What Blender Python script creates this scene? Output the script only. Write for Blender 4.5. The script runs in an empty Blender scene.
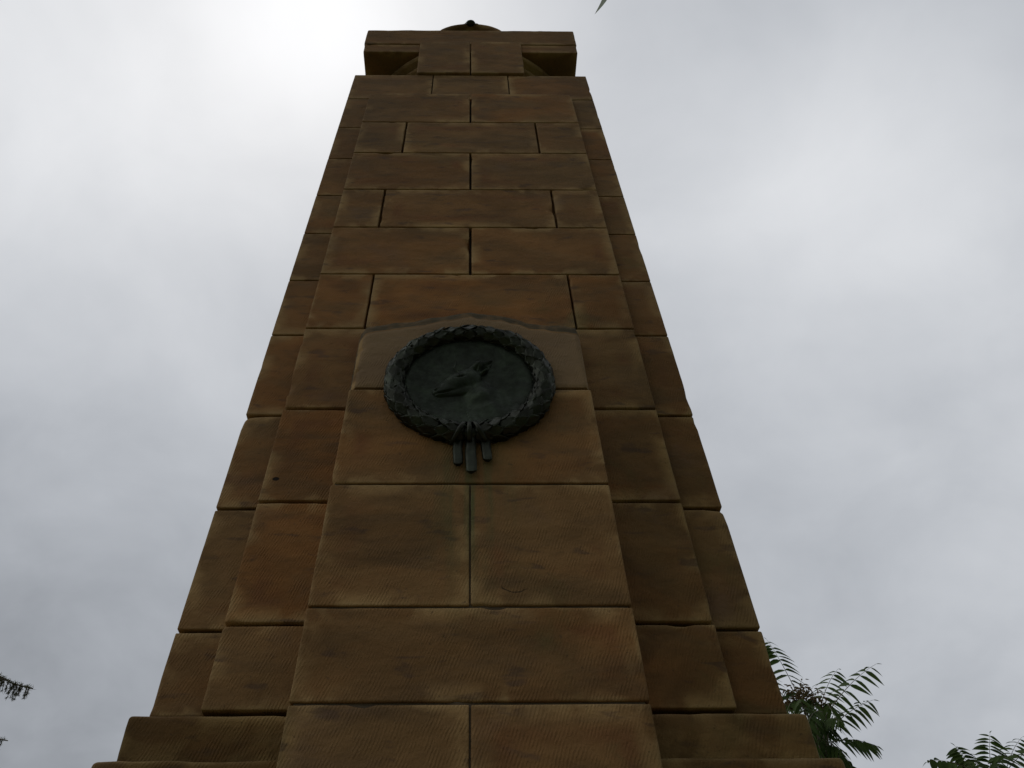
import bpy, bmesh, math, random
from mathutils import Vector, Matrix, noise
from math import sin, cos, pi, sqrt, radians, exp

scn = bpy.context.scene
COL = scn.collection

# ------------------------------------------------------------------ camera
F, PITCH, ROLL, YAW = 810.0, .8116, .0130, .0193
CAM = Vector((0, -3.1576, 1.6))
fwd = Vector((sin(YAW), cos(YAW), 0))
Dv = cos(PITCH) * fwd + Vector((0, 0, sin(PITCH)))
V0 = -sin(PITCH) * fwd + Vector((0, 0, cos(PITCH)))
U0 = Vector((cos(YAW), -sin(YAW), 0))
Uv = cos(ROLL) * U0 - sin(ROLL) * V0
Vv = sin(ROLL) * U0 + cos(ROLL) * V0
cd = bpy.data.cameras.new('camera')
cd.sensor_width = 36
cd.lens = F / 1024 * 36
cd.shift_x = 31 / 1024
cd.clip_start = .05
cd.clip_end = 6000
cam = bpy.data.objects.new('camera', cd)
COL.objects.link(cam)
m = Matrix((Uv, Vv, -Dv)).transposed().to_4x4()
m.translation = CAM
cam.matrix_world = m
scn.camera = cam


def ray(x, y):
    return (Uv * (x - 481) / F + Vv * (384 - y) / F + Dv)


def atY(x, y, Y):
    r = ray(x, y)
    return CAM + r * ((Y - CAM.y) / r.y)


# ------------------------------------------------------------------ world: overcast daylight
SUN = ray(322, 20).normalized()
S_EL = math.asin(SUN.z)
S_AZ = math.atan2(SUN.x, SUN.y)
w = bpy.data.worlds.new('World')
scn.world = w
w.use_nodes = True
nt = w.node_tree
nt.nodes.clear()


class N:
    """tiny node-graph helper"""
    def __init__(s, nt): s.nt = nt

    def new(s, t, **k):
        n = s.nt.nodes.new(t)
        for a, b in k.items(): setattr(n, a, b)
        return n

    def link(s, a, b):
        if isinstance(a, (int, float)): b.default_value = a
        elif isinstance(a, tuple):
            b.default_value = a if len(a) == len(b.default_value) else a + (1,)
        else: s.nt.links.new(a, b)

    def m(s, op, a, b=0.0, c=None, clamp=False):
        n = s.new('ShaderNodeMath', operation=op, use_clamp=clamp)
        s.link(a, n.inputs[0]); s.link(b, n.inputs[1])
        if c is not None: s.link(c, n.inputs[2])
        return n.outputs[0]

    def mr(s, v, a, b, c=0.0, d=1.0, smooth=True):
        n = s.new('ShaderNodeMapRange')
        n.interpolation_type = 'SMOOTHSTEP' if smooth else 'LINEAR'
        s.link(v, n.inputs['Value'])
        for k, x in zip(('From Min', 'From Max', 'To Min', 'To Max'), (a, b, c, d)): n.inputs[k].default_value = x
        return n.outputs[0]

    def mix(s, f, a, b, bt='MIX'):
        n = s.new('ShaderNodeMix', data_type='RGBA', blend_type=bt)
        s.link(f, n.inputs[0]); s.link(a, n.inputs[6]); s.link(b, n.inputs[7])
        return n.outputs[2]

    def noise(s, vec, scale, detail=4, rough=.5, dist=0.0):
        n = s.new('ShaderNodeTexNoise')
        s.link(vec, n.inputs['Vector'])
        n.inputs['Scale'].default_value = scale
        n.inputs['Detail'].default_value = detail
        n.inputs['Roughness'].default_value = rough
        n.inputs['Distortion'].default_value = dist
        return n.outputs['Fac']

    def vm(s, op, a, b=None):
        n = s.new('ShaderNodeVectorMath', operation=op)
        s.link(a, n.inputs[0])
        if b is not None: s.link(b, n.inputs[1])
        return n

    def mapv(s, vec, scale=(1, 1, 1), rot=(0, 0, 0), loc=(0, 0, 0)):
        n = s.new('ShaderNodeMapping')
        s.link(vec, n.inputs[0])
        n.inputs['Location'].default_value = loc
        n.inputs['Rotation'].default_value = rot
        n.inputs['Scale'].default_value = scale
        return n.outputs[0]


g = N(nt)
tc = g.new('ShaderNodeTexCoord')
dirv = g.vm('NORMALIZE', tc.outputs['Generated']).outputs[0]
sky = g.new('ShaderNodeTexSky', sky_type='NISHITA')
sky.sun_disc = False
sky.sun_elevation = S_EL
sky.sun_rotation = S_AZ
sky.dust_density = 3
sep = g.new('ShaderNodeSeparateXYZ')
g.link(dirv, sep.inputs[0])
den = g.m('ADD', g.m('MAXIMUM', sep.outputs[2], 0.0), .35)
pl = g.new('ShaderNodeCombineXYZ')
g.link(g.m('DIVIDE', sep.outputs[0], den), pl.inputs[0])
g.link(g.m('DIVIDE', sep.outputs[1], den), pl.inputs[1])
pl.inputs[2].default_value = 3.7
cl1 = g.noise(pl.outputs[0], 1.9, 4, .5, .35)
cl2 = g.noise(pl.outputs[0], 5.5, 5, .55, .3)


def lobe(d, deg, amp):
    dt = g.vm('DOT_PRODUCT', dirv, tuple(d.normalized())).outputs['Value']
    k = 1 / (1 - cos(radians(deg)))
    return g.m('MULTIPLY', g.m('EXPONENT', g.m('MULTIPLY', g.m('SUBTRACT', dt, 1.0), k)), amp)


L = g.m('ADD', .555, lobe(SUN, 9, .30))
for d, deg, amp in ((SUN, 26, .15), (ray(860, 200), 13, .25), (ray(20, 60), 13, .13), (ray(40, 760), 20, -.21),
                    (ray(980, 560), 16, -.02), (ray(60, 340), 11, .06), (ray(720, 330), 8, -.03), (Vector((.45, -1, .05)), 70, -.46), (Vector((-.85, -.4, .65)), 28, .30)):
    L = g.m('ADD', L, lobe(d, deg, amp))
L = g.m('ADD', L, g.m('MULTIPLY', g.m('SUBTRACT', cl1, .5), .38))
L = g.m('ADD', L, g.m('MULTIPLY', g.m('SUBTRACT', cl2, .5), .19))
L = g.m('MAXIMUM', L, .12)
tint = g.mix(g.mr(L, .3, .9), (.945, 1.0, 1.085), (.985, 1.0, 1.025))
grey = g.vm('SCALE', tint)
g.link(g.m('MULTIPLY', L, 10.0), grey.inputs['Scale'])
overc = g.mix(.97, sky.outputs[0], grey.outputs[0])
bg = g.new('ShaderNodeBackground')
bg.inputs[1].default_value = .1
g.link(overc, bg.inputs[0])
wo = g.new('ShaderNodeOutputWorld')
g.link(bg.outputs[0], wo.inputs[0])

sd = bpy.data.lights.new('sun', 'SUN')
sd.energy = .6
sd.angle = radians(25)
sd.color = (1, .96, .9)
so = bpy.data.objects.new('sun', sd)
COL.objects.link(so)
so.rotation_euler = SUN.to_track_quat('Z', 'Y').to_euler()

vs = scn.view_settings
vs.view_transform = 'Standard'
vs.look = 'None'
vs.exposure = 0
vs.gamma = 1


# ------------------------------------------------------------------ materials
def mat(name):
    M = bpy.data.materials.new(name)
    M.use_nodes = True
    M.node_tree.nodes.clear()
    g = N(M.node_tree)
    out = g.new('ShaderNodeOutputMaterial')
    b = g.new('ShaderNodeBsdfPrincipled')
    g.link(b.outputs[0], out.inputs[0])
    return M, g, b


def stone_material(name, light=1.0):
    M, g, b = mat(name)
    co = g.new('ShaderNodeTexCoord').outputs['Object']
    at = g.new('ShaderNodeAttribute', attribute_name='blk')
    sp = g.new('ShaderNodeSeparateColor')
    g.link(at.outputs['Color'], sp.inputs[0])
    r1, r2, edge = sp.outputs
    tool = at.outputs['Alpha']
    at2 = g.new('ShaderNodeAttribute', attribute_name='off')
    pos = g.vm('ADD', co, at2.outputs['Vector']).outputs[0]
    zz = g.new('ShaderNodeSeparateXYZ')
    g.link(co, zz.inputs[0])
    X, Y, Z = zz.outputs
    # iron staining in broad soft clouds inside each block
    n1 = g.noise(g.mapv(pos, (1.4, 1.4, 3.2)), 1.0, 4, .55, .6)
    n2 = g.noise(g.mapv(pos, (3, 3, 9)), 1.0, 5, .6, .4)
    c = g.mix(g.mr(n1, .34, .68), (.185, .110, .044), (.245, .122, .040))
    c = g.mix(g.mr(r1, 0, 1, 0, .8, False), c, (.250, .158, .066))
    c = g.mix(g.m('MULTIPLY', g.mr(r2, .55, 1.0, 0, 1), g.mr(n1, .3, .6)), c, (.290, .140, .044))
    c = g.mix(g.mr(n2, .46, .72, 0, .6), c, (.120, .080, .040))
    # pale leached rims along the arrises, broken up by noise; thin pale edge line paints sky light caught by the arris
    rim = g.m('SUBTRACT', 1.0, g.mr(edge, .0, .42))
    rn = g.noise(g.mapv(pos, (6, 6, 6)), 1.0, 3, .5, .4)
    rimf = g.m('MULTIPLY', rim, g.mr(rn, .43, .60))
    c = g.mix(g.m('MULTIPLY', rimf, .8), c, (.42, .285, .125))
    innr = g.m('MULTIPLY', g.mr(edge, .25, .5), g.m('SUBTRACT', 1.0, g.mr(edge, .5, .9)))
    c = g.mix(g.m('MULTIPLY', innr, g.mr(n1, .5, .7, 0, .6)), c, (.19, .082, .035))
    thin = g.m('SUBTRACT', 1.0, g.mr(edge, .02, .11))
    c = g.mix(g.m('MULTIPLY', thin, g.mr(rn, .38, .6, .05, .7)), c, (.36, .255, .120))
    # small dark bedding marks
    dk = g.noise(g.mapv(pos, (7, 7, 22)), 1.0, 3, .5, .3)
    c = g.mix(g.mr(dk, .60, .72, 0, .6), c, (.090, .060, .044))
    # fine grain
    gr = g.noise(co, 240, 3, .7)
    c = g.mix(g.mr(gr, .3, .7, 0, .35, False), c, g.vm('MULTIPLY', c, (.62, .62, .62)).outputs[0])
    # soot and lichen: greyer towards the weathered outer corners and the top
    ax = g.m('ABSOLUTE', X)
    so_ = g.noise(g.mapv(co, (1.3, 1.3, .8)), 1.0, 5, .6, .5)
    big = g.noise(g.mapv(pos, (2.6, 2.6, 4.5)), 1.0, 5, .62, .8)
    c = g.vm('SCALE', c); g.link(g.mr(big, .32, .68, .82, 1.17), c.inputs['Scale']); c = c.outputs[0]
    pit_ = g.noise(co, 75, 3, .6)
    c = g.mix(g.mr(pit_, .64, .74, 0, .55), c, (.07, .048, .028))
    pale = g.m('LESS_THAN', tool, -.5)
    c = g.mix(g.m('MULTIPLY', pale, .75), c, g.mix(g.mr(n1, .35, .7), (.255, .190, .112), (.20, .142, .082)))
    grim = g.m('MULTIPLY', g.mr(g.m('ADD', g.m('MULTIPLY', Z, .09), g.m('MULTIPLY', ax, .45)), .45, 1.15), g.mr(so_, .3, .62, .15, .85))
    c = g.mix(g.m('MULTIPLY', grim, .6), c, (.140, .098, .052))
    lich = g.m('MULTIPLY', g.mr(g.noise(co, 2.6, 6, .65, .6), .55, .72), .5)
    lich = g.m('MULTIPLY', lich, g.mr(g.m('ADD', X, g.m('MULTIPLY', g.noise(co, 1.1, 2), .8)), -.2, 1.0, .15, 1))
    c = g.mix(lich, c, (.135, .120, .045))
    # shade painted into the stone colour on the base ledges and right-hand layers
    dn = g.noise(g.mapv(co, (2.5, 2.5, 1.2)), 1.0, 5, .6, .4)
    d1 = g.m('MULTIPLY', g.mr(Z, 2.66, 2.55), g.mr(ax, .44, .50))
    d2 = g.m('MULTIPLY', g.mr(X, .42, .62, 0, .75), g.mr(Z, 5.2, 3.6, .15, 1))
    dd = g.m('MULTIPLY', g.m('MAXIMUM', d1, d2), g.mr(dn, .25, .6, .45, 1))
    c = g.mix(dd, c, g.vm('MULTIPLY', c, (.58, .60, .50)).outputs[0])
    # mauve-grey patches of old surface
    mv = g.noise(g.mapv(pos, (2.2, 2.2, 2.8)), 1.0, 5, .6, .5)
    c = g.mix(g.mr(mv, .55, .75, 0, .45), c, (.160, .108, .070))
    lm = g.m('MULTIPLY', g.m('GREATER_THAN', tool, 1.5), g.mr(g.noise(co, 22, 4), .3, .6, .55, 1))
    c = g.mix(lm, c, (.068, .056, .030))  # lichen tone on the panel chamfer, darkened to stand in for a shadow gap
    # green copper run-off under the bronze tails
    gx = g.m('DIVIDE', g.m('SUBTRACT', X, .01), .10)
    gz = g.m('DIVIDE', g.m('SUBTRACT', Z, 3.36), .34)
    gg = g.m('EXPONENT', g.m('MULTIPLY', g.m('ADD', g.m('MULTIPLY', gx, gx), g.m('MULTIPLY', gz, gz)), -1.0))
    gg = g.m('MULTIPLY', gg, g.mr(g.noise(g.mapv(co, (26, 26, 2)), 1.0, 3), .3, .65))
    c = g.mix(g.m('MULTIPLY', gg, .95), c, (.088, .118, .050))
    # a crescent crack in one block and a small socket hole in another
    def ell(cx_, cz_, rx, rz):
        a_ = g.m('DIVIDE', g.m('SUBTRACT', X, cx_), rx); b__ = g.m('DIVIDE', g.m('SUBTRACT', Z, cz_), rz)
        return g.m('SQRT', g.m('ADD', g.m('MULTIPLY', a_, a_), g.m('MULTIPLY', b__, b__)))
    front = g.m('LESS_THAN', Y, 0.0)
    wob = g.m('MULTIPLY', g.m('SUBTRACT', g.noise(co, 45, 2), .5), .5)
    e1 = g.m('ADD', ell(.136, 2.957, .040, .024), wob)
    crk = g.m('MULTIPLY', g.mr(g.m('ABSOLUTE', g.m('SUBTRACT', e1, 1.0)), .03, .12, .8, 0), g.mr(g.m('ADD', Z, g.m('MULTIPLY', X, .12)), 2.972, 2.955))
    hole = g.mr(ell(-.690, 3.462, .013, .009), .8, 1.1, 1, 0)
    mk = g.m('MULTIPLY', g.m('MAXIMUM', crk, hole), front)
    c = g.mix(mk, c, (.018, .013, .009))
    c = g.vm('MULTIPLY', c, (1.07, .98, .93)).outputs[0]
    g.link(c, b.inputs['Base Color'])
    b.inputs['Roughness'].default_value = .88
    b.inputs['Specular IOR Level'].default_value = .2
    # tooling: slanting chisel strokes, or level drag lines, chosen per block
    nn = g.new('ShaderNodeTexNoise'); g.link(co, nn.inputs['Vector']); nn.inputs['Scale'].default_value = 9
    sc = g.vm('SCALE', nn.outputs['Color']); sc.inputs['Scale'].default_value = .018
    wc = g.vm('ADD', co, sc.outputs[0]).outputs[0]

    def wave(rot):
        wn = g.new('ShaderNodeTexWave', wave_type='BANDS', bands_direction='X')
        g.link(g.mapv(wc, rot=(0, rot, 0)), wn.inputs['Vector'])
        wn.inputs['Scale'].default_value = 33
        wn.inputs['Distortion'].default_value = 1.5
        wn.inputs['Detail'].default_value = 3
        wn.inputs['Detail Scale'].default_value = 2.5
        return wn.outputs['Fac']
    wd, wh = wave(radians(-20)), wave(radians(87))
    tf = g.mix(g.m('GREATER_THAN', tool, .5), wd, wh)
    amp = g.m('MULTIPLY', g.mr(g.noise(co, 3.3, 2), .3, .6, .3, 1), g.mr(g.noise(co, 26, 3), .38, .62, .05, 1))
    hgt = g.m('MULTIPLY', tf, g.m('MULTIPLY', amp, .0015))
    hgt = g.m('ADD', hgt, g.m('MULTIPLY', g.noise(co, 60, 5, .65), .0038))
    hgt = g.m('ADD', hgt, g.m('MULTIPLY', g.noise(g.mapv(pos, (5, 5, 12)), 1.0, 4), .009))
    bp = g.new('ShaderNodeBump')
    bp.inputs['Strength'].default_value = .9
    bp.inputs['Distance'].default_value = 1.0
    g.link(hgt, bp.inputs['Height'])
    g.link(bp.outputs[0], b.inputs['Normal'])
    return M


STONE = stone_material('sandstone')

MORTAR, g_, b_ = mat('mortar')
b_.inputs['Base Color'].default_value = (.06, .045, .03, 1)
b_.inputs['Roughness'].default_value = .95
nm = g_.noise(g_.new('ShaderNodeTexCoord').outputs['Object'], 30, 4)
g_.link(g_.mix(nm, (.075, .052, .032), (.15, .11, .066)), b_.inputs['Base Color'])


def bronze(name, ca, cb, rough):
    M, g, b = mat(name)
    co = g.new('ShaderNodeTexCoord').outputs['Object']
    n = g.noise(co, 14, 5, .6, .4)
    g.link(g.mix(g.mr(n, .35, .7), ca, cb), b.inputs['Base Color'])
    b.inputs['Metallic'].default_value = .85
    b.inputs['Specular IOR Level'].default_value = .45
    g.link(g.mr(g.noise(co, 40, 4), .3, .7, rough - .08, rough + .15), b.inputs['Roughness'])
    bp = g.new('ShaderNodeBump'); bp.inputs['Distance'].default_value = .002; bp.inputs['Strength'].default_value = .6
    g.link(g.noise(co, 90, 4), bp.inputs['Height']); g.link(bp.outputs[0], b.inputs['Normal'])
    return M


BRONZE = bronze('dark_bronze', (.030, .030, .022), (.050, .056, .038), .36)
PATINA = bronze('patinated_bronze', (.020, .024, .015), (.034, .045, .026), .48)


def simple(name, ca, cb, scale, rough=.8, trans=0.0, bump=0.0, zsc=1):
    M, g, b = mat(name)
    co = g.new('ShaderNodeTexCoord').outputs['Object']
    n = g.noise(g.mapv(co, (1, 1, zsc)), scale, 4, .6)
    g.link(g.mix(g.mr(n, .3, .7), ca, cb), b.inputs['Base Color'])
    b.inputs['Roughness'].default_value = rough
    b.inputs['Specular IOR Level'].default_value = .12 if trans else .3
    if trans:
        tr = g.new('ShaderNodeBsdfTranslucent')
        g.link(g.mix(g.mr(n, .3, .7), tuple(x * 1.3 for x in ca), tuple(x * 1.3 for x in cb)), tr.inputs[0])
        ms = g.new('ShaderNodeMixShader'); ms.inputs[0].default_value = trans
        g.link(b.outputs[0], ms.inputs[1]); g.link(tr.outputs[0], ms.inputs[2])
        out = [x for x in M.node_tree.nodes if x.type == 'OUTPUT_MATERIAL'][0]
        g.link(ms.outputs[0], out.inputs[0])
    if bump:
        bp = g.new('ShaderNodeBump'); bp.inputs['Distance'].default_value = bump
        g.link(n, bp.inputs['Height']); g.link(bp.outputs[0], b.inputs['Normal'])
    return M


LEAF = simple('ailanthus_leaf', (.030, .055, .010), (.058, .095, .018), 3, .7, .28)
LEAF2 = simple('gum_leaf', (.24, .27, .21), (.30, .33, .26), 5, .5, .75)
NEEDLE = simple('cedar_needle', (.040, .055, .022), (.10, .105, .03), 4, .6, .15)
SEED = simple('seed_cluster', (.10, .075, .038), (.15, .10, .05), 8, .7, .2)
STALK = simple('leaf_stalk', (.07, .065, .03), (.11, .08, .04), 6, .6)
BARK = simple('bark', (.09, .07, .05), (.17, .14, .11), 9, .9, 0, .02, .3)
GRASS = simple('lawn', (.045, .070, .020), (.075, .095, .032), .8, .9, 0, .03)
PAVE = simple('paving_stone', (.20, .16, .11), (.27, .22, .16), 2.5, .85, 0, .004)


# ------------------------------------------------------------------ object helpers
def ob(name, me, parent=None, mtl=None, kind=None, label=None, cat=None, group=None, loc=None, smooth=False):
    o = bpy.data.objects.new(name, me)
    COL.objects.link(o)
    if mtl: me.materials.append(mtl)
    if smooth:
        for p in me.polygons: p.use_smooth = True
    if parent: o.parent = parent
    if loc: o.location = loc
    if kind: o['kind'] = kind
    if label: o['label'] = label
    if cat: o['category'] = cat
    if group: o['group'] = group
    return o


def empty(name, loc, label, cat, group=None):
    return ob(name, None, None, None, None, label, cat, group, loc)


# ------------------------------------------------------------------ the memorial
# course levels of the shaft (metres above ground), from the base ledge up
Z = [2.610, 2.884, 3.358, 3.821, 4.323, 4.734, 5.150, 5.539, 5.971, 6.383, 6.820, 7.224]
T = .02                     # batter: every face leans in 2 cm per metre
NO, NM, NS = .9031, .942, 1.0386
HM, HS = .75, .4856
GAP = .0045
rng = random.Random(7)


def ticks(a, b, step=.035):
    L_ = b - a
    e = [0, .003, .007, .013, .022, .034]
    if L_ < .09:
        n = max(2, int(L_ / .02))
        return [a + L_ * i / n for i in range(n + 1)]
    inner0, inner1 = a + e[-1], b - e[-1]
    n = max(1, int((inner1 - inner0) / step))
    return [a + x for x in e] + [inner0 + (inner1 - inner0) * i / n for i in range(1, n)] + [b - x for x in reversed(e)]


class Blocks:
    """collects dressed stones with worn arrises in one mesh, with per-stone attributes"""
    def __init__(s):
        s.v = []; s.f = []; s.blk = []; s.off = []

    def add(s, x0, x1, y0, y1, z0, z1, r=.0036, wear=1.25, tool=0, fn=None, rr=None, step=.035, chips=()):
        xs, ys, zs = ticks(x0, x1, step), ticks(y0, y1, .08), ticks(z0, z1, step)
        idx = {}
        rn = rr or (rng.random(), rng.random())
        off = Vector((rng.uniform(-20, 20), rng.uniform(-20, 20), rng.uniform(-20, 20)))
        nx, ny, nz = len(xs) - 1, len(ys) - 1, len(zs) - 1
        c = Vector(((x0 + x1) / 2, (y0 + y1) / 2, (z0 + z1) / 2))
        h = Vector(((x1 - x0) / 2, (y1 - y0) / 2, (z1 - z0) / 2))

        def vid(i, j, k):
            q = (i, j, k)
            if q in idx: return idx[q]
            p = Vector((xs[i], ys[j], zs[k]))
            nn = noise.noise(p * 5 + off)
            n2 = noise.noise(p * 17 + off)
            rad = r * (1 + wear * (.7 * max(0, nn + .1) + .4 * n2))
            cc = noise.noise(p * 9 + off * 2)
            if cc > .46: rad += (cc - .46) * .09 * wear
            for cp, cr, ca in chips:
                dd = (p - Vector(cp)).length
                if dd < cr: rad += ca * (1 - dd / cr) ** .7
            rad = max(.0015, min(rad, min(h) * .9))
            d = p - c
            inn = Vector([max(-h[a] + rad, min(h[a] - rad, d[a])) for a in range(3)])
            e = d - inn
            if e.length > 1e-9: d = inn + e.normalized() * rad
            # gently uneven faces
            amp = .0010 * noise.noise(p * 3.3 + off) + .0009 * n2
            ax = [abs(d[a]) / h[a] for a in range(3)]
            a = ax.index(max(ax))
            d[a] += math.copysign(amp, d[a])
            p2 = c + d
            # distance to the nearest arris of the face the point lies on
            de = [min(p[a_] - (c - h)[a_], (c + h)[a_] - p[a_]) for a_ in range(3)]
            ds = sorted(de)
            edge = min(1.0, ds[1] / .16)
            if fn: p2 = fn(p2)
            idx[q] = len(s.v)
            s.v.append(p2)
            s.blk.append((rn[0], rn[1], edge, tool))
            s.off.append(off)
            return idx[q]
        for i in range(nx):
            for k in range(nz):
                s.f.append((vid(i, 0, k), vid(i + 1, 0, k), vid(i + 1, 0, k + 1), vid(i, 0, k + 1)))
                s.f.append((vid(i, ny, k), vid(i, ny, k + 1), vid(i + 1, ny, k + 1), vid(i + 1, ny, k)))
        for j in range(ny):
            for k in range(nz):
                s.f.append((vid(0, j, k), vid(0, j, k + 1), vid(0, j + 1, k + 1), vid(0, j + 1, k)))
                s.f.append((vid(nx, j, k), vid(nx, j + 1, k), vid(nx, j + 1, k + 1), vid(nx, j, k + 1)))
        for i in range(nx):
            for j in range(ny):
                s.f.append((vid(i, j, 0), vid(i, j + 1, 0), vid(i + 1, j + 1, 0), vid(i + 1, j, 0)))
                s.f.append((vid(i, j, nz), vid(i + 1, j, nz), vid(i + 1, j + 1, nz), vid(i, j + 1, nz)))

    def build(s, name, parent, mtl=None, label=None):
        me = bpy.data.meshes.new(name)
        me.from_pydata(s.v, [], s.f)
        a = me.color_attributes.new('blk', 'FLOAT_COLOR', 'POINT')
        b = me.attributes.new('off', 'FLOAT_VECTOR', 'POINT')
        a.data.foreach_set('color', [x for t in s.blk for x in t])
        b.data.foreach_set('vector', [x for t in s.off for x in t])
        me.update()
        return ob(name, me, parent, mtl or STONE, label=label, smooth=True)


def bat_all(p):             # batter for full courses: all four faces lean in
    k = (NO - T * (p.z - Z[0])) / NO
    return Vector((p.x * k, p.y * k, p.z))


def bat_face(hw):           # batter for a strip on the front face
    def f(p):
        dz = p.z - Z[0]
        return Vector((p.x * (hw - T * dz) / hw, p.y + T * dz, p.z))
    return f


memorial = empty('memorial_pillar', (0, 0, 0),
                 'tall tapering pillar of brown sandstone blocks bearing a round bronze wreath relief', 'memorial')

# --- shaft: full courses, the outer corners of the pillar
shaft = Blocks()
cuts = [.30, -.25, .1]
for i in range(10):
    gz = .0062 if i < 4 else .0042
    a, b = Z[i] + gz, Z[i + 1] - gz
    tool = 1 if i >= 5 else 0
    cy = cuts[i % 3]
    lc = []
    if i == 2: lc = [((-NO, -NO, b), .05, .02)]
    if i == 1: lc = [((NO, -NO, b), .06, .016)]
    grime = rng.random()
    shaft.add(-NO, 0 - GAP, -NO, cy - GAP, a, b, wear=.5, tool=tool, fn=bat_all, chips=lc)
    shaft.add(GAP, NO, -NO, cy - GAP, a, b, wear=.5, tool=tool, fn=bat_all, chips=lc)
    shaft.add(-NO, NO, cy + GAP, NO, a, b, tool=tool, fn=bat_all, step=.12)
k11 = NO / (NO - T * (7.05 - Z[0]))
a, b = Z[10] + GAP, Z[11]
for x0, x1 in ((-NO, -.262 * k11 - GAP), (-.262 * k11 + GAP, .262 * k11 - GAP), (.262 * k11 + GAP, NO)):
    shaft.add(x0, x1, -NO, NO, a, b, tool=1, fn=bat_all)
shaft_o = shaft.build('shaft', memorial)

# --- middle strip on the front face
strip = Blocks()
fm = bat_face(HM)


def jx(x, zc): return x * HM / (HM - T * (zc - Z[0]))


for i in range(10):
    gz = .0062 if i < 4 else .0042
    a, b = Z[i] + gz, Z[i + 1] - gz
    zc = (a + b) / 2
    tool = 1 if i >= 5 else 0
    if i < 4:
        js = [-HM, -.40, .40, HM]
        segs = ((-HM, -.42), (.42, HM))
    else:
        js = {4: (-.457, .462), 5: (0,), 6: (-.466, .442), 7: (0,), 8: (-.398, .405), 9: (0,)}[i]
        js = [-HM] + [jx(x, zc) for x in js] + [HM]
        segs = list(zip(js, js[1:]))
    ch = []
    if i == 9: ch = [((HM, -NM, b), .05, .02), ((-HM, -NM, b), .07, .012)]
    if i == 3: ch = [((-HM, -NM, a), .06, .014)]
    if i == 2: ch = [((-.45, -NM, b), .1, .01)]
    if i == 0: ch = []
    for x0, x1 in segs:
        gp = .0065 if i in (5, 6, 7, 8, 9) else .005
        g0 = 0 if x0 == -HM else gp
        g1 = 0 if x1 == HM else gp
        rr = (rng.random(), rng.random())
        if i == 4: rr = (.15, .95)
        if i == 5: rr = (.35, .75)
        if i == 2 and x0 < 0: rr = (.1, .9)
        strip.add(x0 + g0, x1 - g1, -NM, -NO + .045, a, b, tool=tool, fn=fm, rr=rr, chips=ch, step=.028)
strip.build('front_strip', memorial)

# --- centre pilaster
pil = Blocks()
fs = bat_face(HS)
back = -NM + .06
for i, segs, rr, a, b in ((-1, ((-HS, 0), (0, HS)), ((.8, .3), (.75, .2)), 2.12, 2.589),
                          (0, ((-HS, HS),), ((.35, .55),), 2.589, Z[1]),
                          (1, ((-HS, 0), (0, HS)), ((.7, .3), (.8, .45)), Z[1], Z[2]),
                          (2, ((-HS, HS),), ((.5, .72),), Z[2], Z[3] + .012)):
    for (x0, x1), q in zip(segs, rr):
        ch = []
        if i == 1 and x0 == 0: ch = []
        pil.add(x0 + (.0028 if x0 == 0 else 0), x1 - (.0028 if x1 == 0 else 0), -NS, back, a + GAP, b - GAP, tool=0, fn=fs, rr=q,
                chips=ch, step=.024)
# plain lower courses down to the plinth
for a, b in ((1.65, 2.12), (1.18, 1.65)):
    pil.add(-HS, -GAP, -NS, back, a + GAP, b - GAP, fn=fs)
    pil.add(GAP, HS, -NS, back, a + GAP, b - GAP, fn=fs)
pil.build('centre_pilaster', memorial)

# --- relief panel with a low arched, weathered top
PZ0 = Z[3] + .022
YP = -(NS - T * (4.05 - Z[0])) - .002


def panel_top(x):
    ax = abs(x)
    pts = [(0, 4.350), (.05, 4.340), (.16, 4.318), (.25, 4.278), (.29, 4.270), (.40, 4.262), (.46, 4.240)]
    if x < 0: pts = [(0, 4.350), (.06, 4.336), (.18, 4.310), (.25, 4.285), (.34, 4.272), (.40, 4.262), (.46, 4.240)]
    for (a, za), (b, zb) in zip(pts, pts[1:]):
        if ax <= b + 1e-6: return za + (zb - za) * (ax - a) / (b - a)
    return pts[-1][1]


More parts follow.
